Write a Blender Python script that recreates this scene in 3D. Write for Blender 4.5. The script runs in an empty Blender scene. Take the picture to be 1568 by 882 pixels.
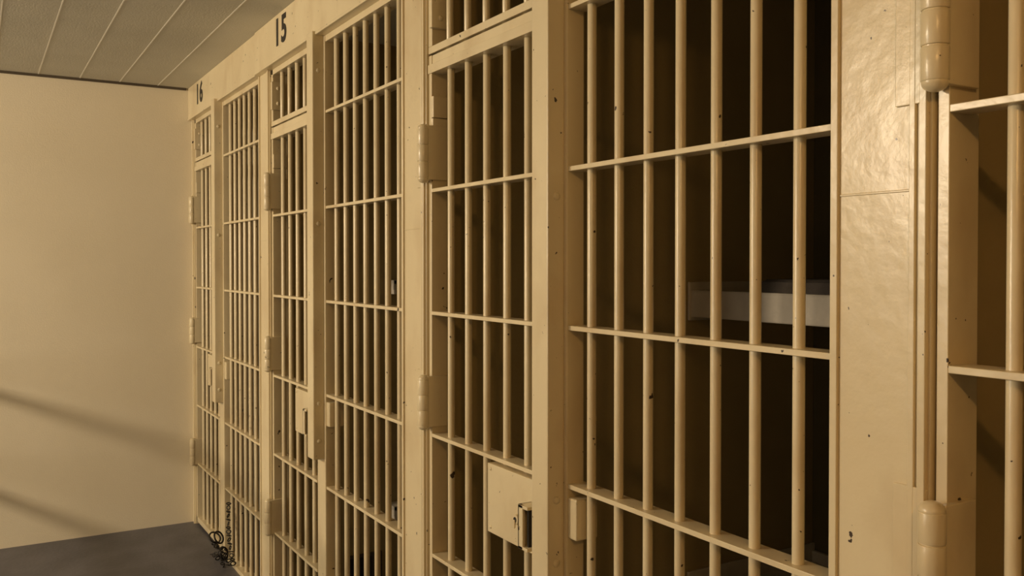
import bpy, bmesh, math, random
from mathutils import Matrix, Vector
random.seed(7)
S = bpy.context.scene
S.view_settings.view_transform = 'Standard'
S.view_settings.look = 'None'
COL = S.collection

# ---------------------------------------------------------------- materials
def paint(name, c1, c2, rough=0.42, chip=0.0, bump=0.25, bscale=60, chipcol=(0.05,0.03,0.015), nscale=3.0, streak=False, spec=0.5, grime=None, lump=0.0):
    m = bpy.data.materials.new(name); m.use_nodes = True
    nt = m.node_tree; N = nt.nodes; L = nt.links
    b = N['Principled BSDF']
    b.inputs['Roughness'].default_value = rough
    b.inputs['Specular IOR Level'].default_value = spec
    tc = N.new('ShaderNodeTexCoord')
    mp = N.new('ShaderNodeMapping')
    if streak: mp.inputs['Scale'].default_value = (1,1,0.5)
    L.new(tc.outputs['Object'], mp.inputs['Vector'])
    n = N.new('ShaderNodeTexNoise'); n.inputs['Scale'].default_value = nscale; n.inputs['Detail'].default_value = 6
    L.new(mp.outputs[0], n.inputs['Vector'])
    r = N.new('ShaderNodeValToRGB'); r.color_ramp.elements[0].position=.35; r.color_ramp.elements[1].position=.65
    r.color_ramp.elements[0].color = (*c1,1); r.color_ramp.elements[1].color=(*c2,1)
    L.new(n.outputs['Fac'], r.inputs['Fac'])
    out = r.outputs['Color']
    def layer(out, scale, lo, hi, col, detail=3, amt=1.0, zs=1.0):
        mp2 = N.new('ShaderNodeMapping'); mp2.inputs['Scale'].default_value=(1,1,zs); mp2.inputs['Location'].default_value=(scale,3.1,1.7)
        L.new(tc.outputs['Object'], mp2.inputs['Vector'])
        n2 = N.new('ShaderNodeTexNoise'); n2.inputs['Scale'].default_value = scale; n2.inputs['Detail'].default_value = detail
        L.new(mp2.outputs[0], n2.inputs['Vector'])
        r2 = N.new('ShaderNodeMapRange'); r2.inputs['From Min'].default_value=lo; r2.inputs['From Max'].default_value=hi
        r2.inputs['To Max'].default_value=amt
        L.new(n2.outputs['Fac'], r2.inputs['Value'])
        mx = N.new('ShaderNodeMix'); mx.data_type='RGBA'
        L.new(r2.outputs[0], mx.inputs[0]); L.new(out, mx.inputs[6]); mx.inputs[7].default_value=(*col,1)
        return mx.outputs[2]
    if grime:
        out = layer(out, 7, .50, .75, grime, 5, .65, .6)
    if chip > 0:
        out = layer(out, 38, chip, chip+.012, chipcol)
        out = layer(out, 90, .76, .77, chipcol, 2)
    L.new(out, b.inputs['Base Color'])
    nb = N.new('ShaderNodeTexNoise'); nb.inputs['Scale'].default_value=bscale; nb.inputs['Detail'].default_value=4
    L.new(tc.outputs['Object'], nb.inputs['Vector'])
    bp = N.new('ShaderNodeBump'); bp.inputs['Strength'].default_value=bump; bp.inputs['Distance'].default_value=0.004
    L.new(nb.outputs['Fac'], bp.inputs['Height'])
    if lump:
        nl = N.new('ShaderNodeTexNoise'); nl.inputs['Scale'].default_value=11; nl.inputs['Detail'].default_value=2
        L.new(tc.outputs['Object'], nl.inputs['Vector'])
        bl = N.new('ShaderNodeBump'); bl.inputs['Strength'].default_value=lump; bl.inputs['Distance'].default_value=0.012
        L.new(nl.outputs['Fac'], bl.inputs['Height']); L.new(bl.outputs[0], bp.inputs['Normal'])
    L.new(bp.outputs[0], b.inputs['Normal'])
    return m

CREAM = paint('cream_enamel', (.69,.58,.375), (.75,.645,.43), .29, chip=.725, bump=.2, bscale=40, streak=True, grime=(.57,.44,.26), lump=.10, spec=.55)
WALLP = paint('wall_plaster_paint', (.75,.67,.51), (.79,.71,.55), .7, bump=.25, bscale=140, nscale=1.5, spec=.25)
CEILP = paint('ceiling_board_paint', (.60,.58,.50), (.66,.64,.56), .85, bump=.4, bscale=120, nscale=2, spec=.2)
SEAM = paint('ceiling_seam_caulk', (.86,.83,.74), (.9,.87,.78), .8, bump=.1)
DARKT = paint('dark_trim', (.06,.045,.03), (.09,.07,.045), .8, bump=.1)
CELLB = paint('cell_back_paint_shaded', (.12,.095,.045), (.16,.125,.06), .6, bump=.3, bscale=50, nscale=2, spec=.2)  # dimness deep in the cells is put into this dark colour
CELLP = paint('cell_partition_paint_shaded', (.34,.265,.13), (.41,.32,.16), .6, bump=.3, bscale=50, nscale=2, spec=.2)  # same paint as the fronts, cell shade darkened into the colour
FLOORP = paint('floor_grey_paint', (.085,.083,.096), (.12,.117,.134), .5, bump=.4, bscale=50, nscale=5)
BLACK = paint('black_number_paint', (.012,.01,.01), (.02,.018,.015), .5, bump=.05)
IRON = paint('dark_iron', (.02,.018,.016), (.06,.05,.045), .35, bump=.3); IRON.node_tree.nodes['Principled BSDF'].inputs['Metallic'].default_value=.7
BUNKP = paint('bunk_white_enamel', (.50,.45,.37), (.60,.54,.45), .45, bump=.3, nscale=12)
MATT = paint('mattress_ticking', (.05,.04,.035), (.08,.065,.05), .9, bump=.5)
GLASSW = paint('window_pane_frosted', (.7,.72,.72), (.8,.82,.82), .3, bump=.1)
HOLE_SHADE = paint('recess_shade', (.01,.008,.005), (.02,.015,.01), .8, bump=.05)  # near-black colour standing in for the shade inside slots and keyholes

# ---------------------------------------------------------------- mesh helpers
class B:
    def __init__(s): s.bm = bmesh.new()
    def _mi(s, geom, mi):
        fs=set()
        for v in geom:
            for f in v.link_faces: fs.add(f)
        for f in fs: f.material_index = mi
    def box(s, x0,x1,y0,y1,z0,z1, mi=0):
        m = Matrix.Translation(((x0+x1)/2,(y0+y1)/2,(z0+z1)/2)) @ Matrix.Diagonal((x1-x0,y1-y0,z1-z0,1))
        g = bmesh.ops.create_cube(s.bm, size=1, matrix=m); s._mi(g['verts'], mi); return s
    def cyl(s, p, q, r, n=14, mi=0, r2=None):
        p=Vector(p); q=Vector(q); d=q-p
        m = Matrix.Translation((p+q)/2) @ d.to_track_quat('Z','Y').to_matrix().to_4x4()
        g = bmesh.ops.create_cone(s.bm, cap_ends=True, segments=n, radius1=r, radius2=r if r2 is None else r2, depth=d.length, matrix=m)
        s._mi(g['verts'], mi)
        for v in g['verts']:
            for f in v.link_faces:
                if len(f.verts)==4: f.smooth=True
        return s
    def ball(s, c, r, sc=(1,1,1), mi=0):
        m = Matrix.Translation(c) @ Matrix.Diagonal((*sc,1))
        g = bmesh.ops.create_uvsphere(s.bm, u_segments=16, v_segments=10, radius=r, matrix=m); s._mi(g['verts'], mi)
        for v in g['verts']:
            for f in v.link_faces: f.smooth=True
        return s
    def torus(s, c, R, r, rot, n=18, k=8, mi=0, sx=1.0):
        M = Matrix.Translation(c) @ rot.to_4x4()
        rings=[]
        for i in range(n):
            a=2*math.pi*i/n; ring=[]
            for j in range(k):
                t=2*math.pi*j/k
                v=Vector(((R+r*math.cos(t))*math.cos(a)*sx,(R+r*math.cos(t))*math.sin(a), r*math.sin(t)))
                ring.append(s.bm.verts.new(M@v))
            rings.append(ring)
        for i in range(n):
            for j in range(k):
                f=s.bm.faces.new((rings[i][j],rings[(i+1)%n][j],rings[(i+1)%n][(j+1)%k],rings[i][(j+1)%k])); f.smooth=True; f.material_index=mi
        return s
    def done(s, name, mats, parent=None, bevel=0.0015):
        me = bpy.data.meshes.new(name); 
        bmesh.ops.recalc_face_normals(s.bm, faces=s.bm.faces[:])
        s.bm.to_mesh(me); s.bm.free()
        for m in mats: me.materials.append(m)
        o = bpy.data.objects.new(name, me); COL.objects.link(o)
        if bevel:
            mod=o.modifiers.new('bevel','BEVEL'); mod.width=bevel; mod.segments=2; mod.limit_method='ANGLE'; mod.angle_limit=math.radians(50)
        if parent: o.parent = parent
        return o
def empty(name):
    e = bpy.data.objects.new(name, None); COL.objects.link(e); return e

# ---------------------------------------------------------------- layout constants (metres)
PER = 1.695          # cell width
END = 5.95           # end wall
NEAR = -4.0
CEIL = 2.765
HB = 2.56            # header underside
PS = [0.974 + PER*k for k in (-2,-1,0,1,2)]
NUM = ['12','13','14','15','16']
LEV = [0.388, 0.758, 1.128, 1.503, 1.878, 2.258]
XB = 1.225           # bar axis
BR = 0.0108

# ---------------------------------------------------------------- room shell
B().box(-5.2,3.2,NEAR-.2,END+.2,-.1,0).done('floor',[FLOORP],bevel=0)
B().box(-5.2,3.2,END,END+.15,0,CEIL+.1).done('wall_end',[WALLP],bevel=0)
B().box(-5.2,3.2,NEAR-.15,NEAR,0,CEIL+.1).done('wall_near',[WALLP],bevel=0)
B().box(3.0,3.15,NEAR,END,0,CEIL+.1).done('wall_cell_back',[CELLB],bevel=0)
# left wall with window openings
wl=B(); wins=[(-2.6,-1.0),(0.2,1.8),(3.0,4.6)]
wl.box(-5.15,-5.0,NEAR,END,0,1.0); wl.box(-5.15,-5.0,NEAR,END,2.4,CEIL+.1)
ys=[NEAR]+[v for w in wins for v in w]+[END]
for i in range(0,len(ys),2): wl.box(-5.15,-5.0,ys[i],ys[i+1],1.0,2.4)
wl.done('wall_left',[WALLP],bevel=0)
for i,(a,b) in enumerate(wins):
    w=B(); w.box(-5.12,-5.10,a,b,1.0,2.4,1)
    for y in (a,(a+b)/2-.02,b-.04): w.box(-5.14,-5.06,y,y+.04,1.0,2.4)
    for z in (1.0,1.68,2.36): w.box(-5.14,-5.06,a,b,z,z+.04)
    w.done('window_%d'%(i+1),[CREAM,GLASSW],bevel=0)
# ceiling: boards with caulked seams running down the corridor
c=B(); c.box(-5.2,3.2,NEAR-.2,END+.2,CEIL,CEIL+.1,0)
x=.33-.22*24
while x<1.15:
    c.box(x-.0028,x+.0028,NEAR,END,CEIL-.0012,CEIL+.001,1); x+=.22
c.done('ceiling',[CEILP,SEAM],bevel=0)
B().box(-5.0,1.16,END-.012,END,CEIL-.014,CEIL).done('trim_1',[DARKT],bevel=0)
# partitions between cells
for P in PS[:-1]+[PS[0]-PER]:
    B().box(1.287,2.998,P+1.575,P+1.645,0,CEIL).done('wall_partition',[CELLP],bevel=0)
# vent in partition of cell beside no. 15
v=B(); Yp=PS[3]+1.575
v.box(1.58,1.77,Yp-.012,Yp,.0,.19,0)
for k in range(4): v.box(1.59+.045*k,1.62+.045*k,Yp-.016,Yp-.011,.02,.175,1)
v.done('vent_grille',[DARKT,HOLE_SHADE])

# ---------------------------------------------------------------- cell fronts
for i,P in enumerate(PS):
    last = i==4
    cf = empty('cell_front_grille')
    # header beam + number
    y0=P-.01; y1=min(P+PER-.012,END)
    xf = 1.165 if i!=4 else 1.172
    h=B(); h.box(xf,1.285,y0,y1,HB,CEIL)
    h.box(xf-.004,xf+.002,y0,y1,HB,HB+.012)
    h.done('header_beam',[CREAM],cf,bevel=.003)
    cu=bpy.data.curves.new('cell_number','FONT'); cu.body=NUM[i]; cu.size=.165; cu.extrude=.0008; cu.offset=.0045
    cu.align_x='CENTER'; cu.align_y='CENTER'; cu.space_character=1.2; cu.materials.append(BLACK)
    o=bpy.data.objects.new('cell_number',cu); COL.objects.link(o); o.parent=cf
    o.location=(xf-.0012,P+1.25,2.677); o.rotation_euler=(math.pi/2,0,-math.pi/2)
    # fixed barred panel
    p=B()
    for k in range(7):
        y=P+.099+.101*k+random.uniform(-.001,.001)
        p.cyl((XB,y,.012),(XB,y,2.55),BR)
    for z in LEV: p.box(1.2,1.25,P,P+.768,z-.0055,z+.0055)
    p.box(1.195,1.255,P,P+.768,0,.022); p.box(1.2,1.255,P,P+.768,2.535,2.56)
    p.box(1.198,1.252,P,P+.010,0,2.56)
    p.done('barred_panel',[CREAM],cf,bevel=.001)
    # lock jamb
    j=B()
    j.box(1.195,1.247,P+.766,P+.862,0,HB)
    j.box(1.149,1.197,P+.776,P+.848,.872,2.574)
    for z in (1.813,1.096,.946,2.42): j.ball((1.174,P+.777,z),.010,(1,.5,1))
    j.box(1.20,1.262,P+.732,P+.768,1.005,1.102)
    j.done('lock_jamb_post',[CREAM],cf,bevel=.004)
    # hinge post
    h=B(); y1=min(P+1.695,END)
    h.box(1.192,1.285,P+1.522,y1,0,HB)
    h.box(1.184,1.194,P+1.526,P+1.538,0,HB); h.box(1.187,1.194,P+1.546,P+1.556,0,HB)
    if not last:
        h.box(1.186,1.194,P+1.683,P+1.697,0,HB)
        h.box(1.1905,1.193,P+1.556,P+1.683,1.762,1.766)
    for z0,z1 in ((1.90,2.08),(1.145,1.315),(.375,.55)):
        h.box(1.1875,1.193,P+1.525,min(P+1.580,y1),z0-.010,z1+.010)
    h.done('hinge_post',[CREAM],cf,bevel=.003)
    # transom above the door
    t=B()
    for y in (1.425,1.312,1.203,1.094,.985): t.cyl((XB,P+y,2.29),(XB,P+y,2.55),BR)
    t.box(1.2,1.262,P+.862,P+1.522,2.296,2.318); t.box(1.2,1.255,P+.862,P+1.522,2.535,2.56)
    t.box(1.2,1.275,P+1.497,P+1.522,2.318,2.56)
    t.box(1.19,1.25,P+1.478,P+1.498,2.37,2.50); t.ball((1.22,P+1.478,2.40),.009,(1,.6,1)); t.ball((1.22,P+1.478,2.47),.009,(1,.6,1))
    t.done('door_transom',[CREAM],cf,bevel=.002)
    # door
    e=empty('cell_door')
    d=B()
    d.box(1.2,1.272,P+1.500,P+1.518,.02,2.29)
    d.box(1.205,1.262,P+.870,P+.886,.02,2.29)
    d.box(1.196,1.262,P+.870,P+1.518,2.235,2.262); d.box(1.203,1.262,P+.870,P+1.518,2.262,2.29)
    d.box(1.2,1.262,P+.870,P+1.518,.02,.05)
    for z in LEV[:-1]: d.box(1.2,1.25,P+.886,P+1.500,z-.0055,z+.0055)
    for y in (1.418,1.308,1.200,1.090,.983):
        d.cyl((XB,P+y,.03),(XB,P+y,2.25),BR)
    d.done('barred_leaf',[CREAM],e,bevel=.0012)
    hg=B(); yh=P+1.507; xh=1.176
    for z0,z1 in ((1.90,2.08),(1.145,1.315),(.375,.55)):
        z0b=z0+.014; z1b=z1-.014; s=(z1b-z0b)/3
        for k in range(3): hg.cyl((xh,yh,z0b+s*k+.001),(xh,yh,z0b+s*(k+1)-.001),.0195,n=22)
        hg.cyl((xh,yh,z0b),(xh,yh,z1b),.0175,n=18)
        hg.ball((xh,yh,z0b),.019,(1,1,.75)); hg.ball((xh,yh,z1b),.019,(1,1,.75))
        hg.box(1.182,1.256,P+1.490,P+1.501,z0+.01,z1-.005)
    hg.box(1.2,1.262,P+1.488,P+1.501,2.10,2.165); hg.box(1.2,1.268,P+1.491,P+1.501,2.05,2.098)
    hg.done('hinges',[CREAM],e,bevel=.0015)
    lk=B()
    lk.box(1.188,1.258,P+.884,P+1.131,.930,1.116)
    # latch staple: hollow box
    ya,yb=P+.868,P+.912; za,zb=.950,1.060
    lk.box(1.150,1.190,ya,yb,zb-.008,zb); lk.box(1.150,1.190,ya,yb,za,za+.008)
    lk.box(1.150,1.190,yb-.006,yb,za,zb); lk.box(1.150,1.157,yb-.022,yb,za,zb)
    lk.box(1.160,1.189,ya+.010,ya+.016,za+.006,zb-.006,1)  # dark inset plane paints the shade inside the slot
    lk.cyl((1.189,P+.975,1.0),(1.180,P+.975,1.0),.013,n=20); lk.cyl((1.181,P+.975,1.0),(1.1785,P+.975,1.0),.007,mi=1)
    lk.box(1.176,1.180,P+.972,P+.978,.978,1.0,0)
    for yy in (.90,1.115):
        for zz in (.945,1.102): lk.ball((1.188,P+yy,zz),.005,(.6,1,1))
    lk.done('lock_case',[CREAM,HOLE_SHADE],e,bevel=.002)

# ---------------------------------------------------------------- bunks (hung from the back wall)
for i,P in enumerate(PS):
    y0=P-.040; y1=min(P+1.575,END)-.003
    e=empty('bunk_bed'); f=B()
    for zt in (.46,1.555):
        f.box(2.31,2.325,y0,y1,zt-.102,zt); f.box(2.31,2.36,y0,y1,zt-.102,zt-.094)
        f.box(2.31,2.36,y0,y1,zt-.010,zt)
        f.box(2.325,2.99,y0,y1,zt-.055,zt-.045)
        f.box(2.98,2.998,y0,y1,zt-.102,zt)
        for y in (y0,y1-.012): f.box(2.30,2.998,y,y+.012,zt-.115,zt+.03)
    f.done('steel_frame',[BUNKP],e,bevel=.003)
    m=B()
    for zt in (.46,1.555): m.box(2.34,2.97,y0+.03,y1-.30,zt-.044,zt+.045)
    o=m.done('mattresses',[MATT],e,bevel=.03)
# small wall ledges in cell 15
P=PS[3]; Yp=P+1.575
for z in (1.50,.36):
    s=B(); s.box(1.80,2.15,Yp-.10,Yp,z+.05,z+.07); s.box(1.80,1.815,Yp-.10,Yp,z,z+.07); s.box(2.135,2.15,Yp-.10,Yp,z,z+.07)
    s.box(1.80,2.15,Yp-.10,Yp-.09,z+.02,z+.07)
    s.done('wall_ledge',[BUNKP])

# ---------------------------------------------------------------- shackle chain tucked against the foot of cell 16
ch=B()
pts=[]
for k in range(16):
    a=k/15
    pts.append(Vector((1.183-.012*math.sin(a*3), 4.98-.10*a, .34-.30*a)))
for k in range(30):
    a=k/29*math.pi*4
    r=.05+.03*math.sin(k)
    pts.append(Vector((1.155+.30*r*math.cos(a), 5.06+2.2*r*math.sin(a), .012+.016*(k%5))))
for k,p in enumerate(pts):
    R=Matrix.Rotation(random.uniform(0,3),3,'Z')@Matrix.Rotation(math.pi/2*(k%2)+.3,3,'X')
    ch.torus(p,.010,.003,R,n=12,k=6,sx=1.3)
for c_,rx in (((1.158,5.20,.10),.5),((1.158,4.98,.07),1.2),((1.155,5.09,.13),.9)):
    ch.torus(c_,.034,.005,Matrix.Rotation(rx,3,'Y')@Matrix.Rotation(.7,3,'X'),n=24,k=8)
ch.done('shackle_chain',[IRON],bevel=0)

# ---------------------------------------------------------------- corridor guard rail
g=B()
for z in (1.11,.60): g.cyl((-.4,NEAR,z),(-.4,END,z),.028,n=16)
for y in (-3.5,-1.6,.3,2.2,4.1,5.8): g.cyl((-.4,y,0),(-.4,y,1.11),.02,n=14)
g.done('guard_railing',[CREAM],bevel=0)

# ---------------------------------------------------------------- lamps
def area(name, loc, target, sx, sy, power, col):
    l=bpy.data.lights.new(name,'AREA'); l.shape='RECTANGLE'; l.size=sx; l.size_y=sy; l.energy=power; l.color=col
    o=bpy.data.objects.new(name,l); COL.objects.link(o); o.location=loc
    o.rotation_euler=(Vector(target)-Vector(loc)).to_track_quat('-Z','Y').to_euler(); return o
for i,(a,b) in enumerate(wins):
    area('window_daylight',(-4.95,(a+b)/2,1.7),(1.2,(a+b)/2,1.5),1.5,1.3,(2,8,52)[i],(1,.90,.73))
area('key_light',(-3.8,3.9,2.55),(1.1,4.8,1.0),.36,.36,136,(1,.80,.55))  # added key light that throws the rail shadows, no fixture behind it
for (x,y,pw) in ((-.3,-.9,33),):
    f=B(); f.cyl((x,y,CEIL-.03),(x,y,CEIL),.07,n=24); f.cyl((x,y,CEIL-.06),(x,y,CEIL-.03),.03,n=20)
    f.done('ceiling_lamp_fixture',[CREAM])
    l=bpy.data.lights.new('ceiling_bulb','POINT'); l.energy=pw; l.color=(1,.54,.18); l.shadow_soft_size=.05
    o=bpy.data.objects.new('ceiling_bulb',l); COL.objects.link(o); o.location=(x,y,CEIL-.13)

w=bpy.data.worlds.new('world'); S.world=w; w.use_nodes=True
w.node_tree.nodes['Background'].inputs[0].default_value=(.9,.8,.6,1); w.node_tree.nodes['Background'].inputs[1].default_value=.05

# ---------------------------------------------------------------- camera
cd=bpy.data.cameras.new('camera'); cam=bpy.data.objects.new('camera',cd); COL.objects.link(cam)
cd.sensor_width=36; cd.lens=36*1370/1568; cd.shift_y=-.0121; cd.clip_start=.05
cam.location=(0,0,1.656); cam.rotation_euler=(math.radians(90-.8),0,math.radians(-31))
S.camera=cam
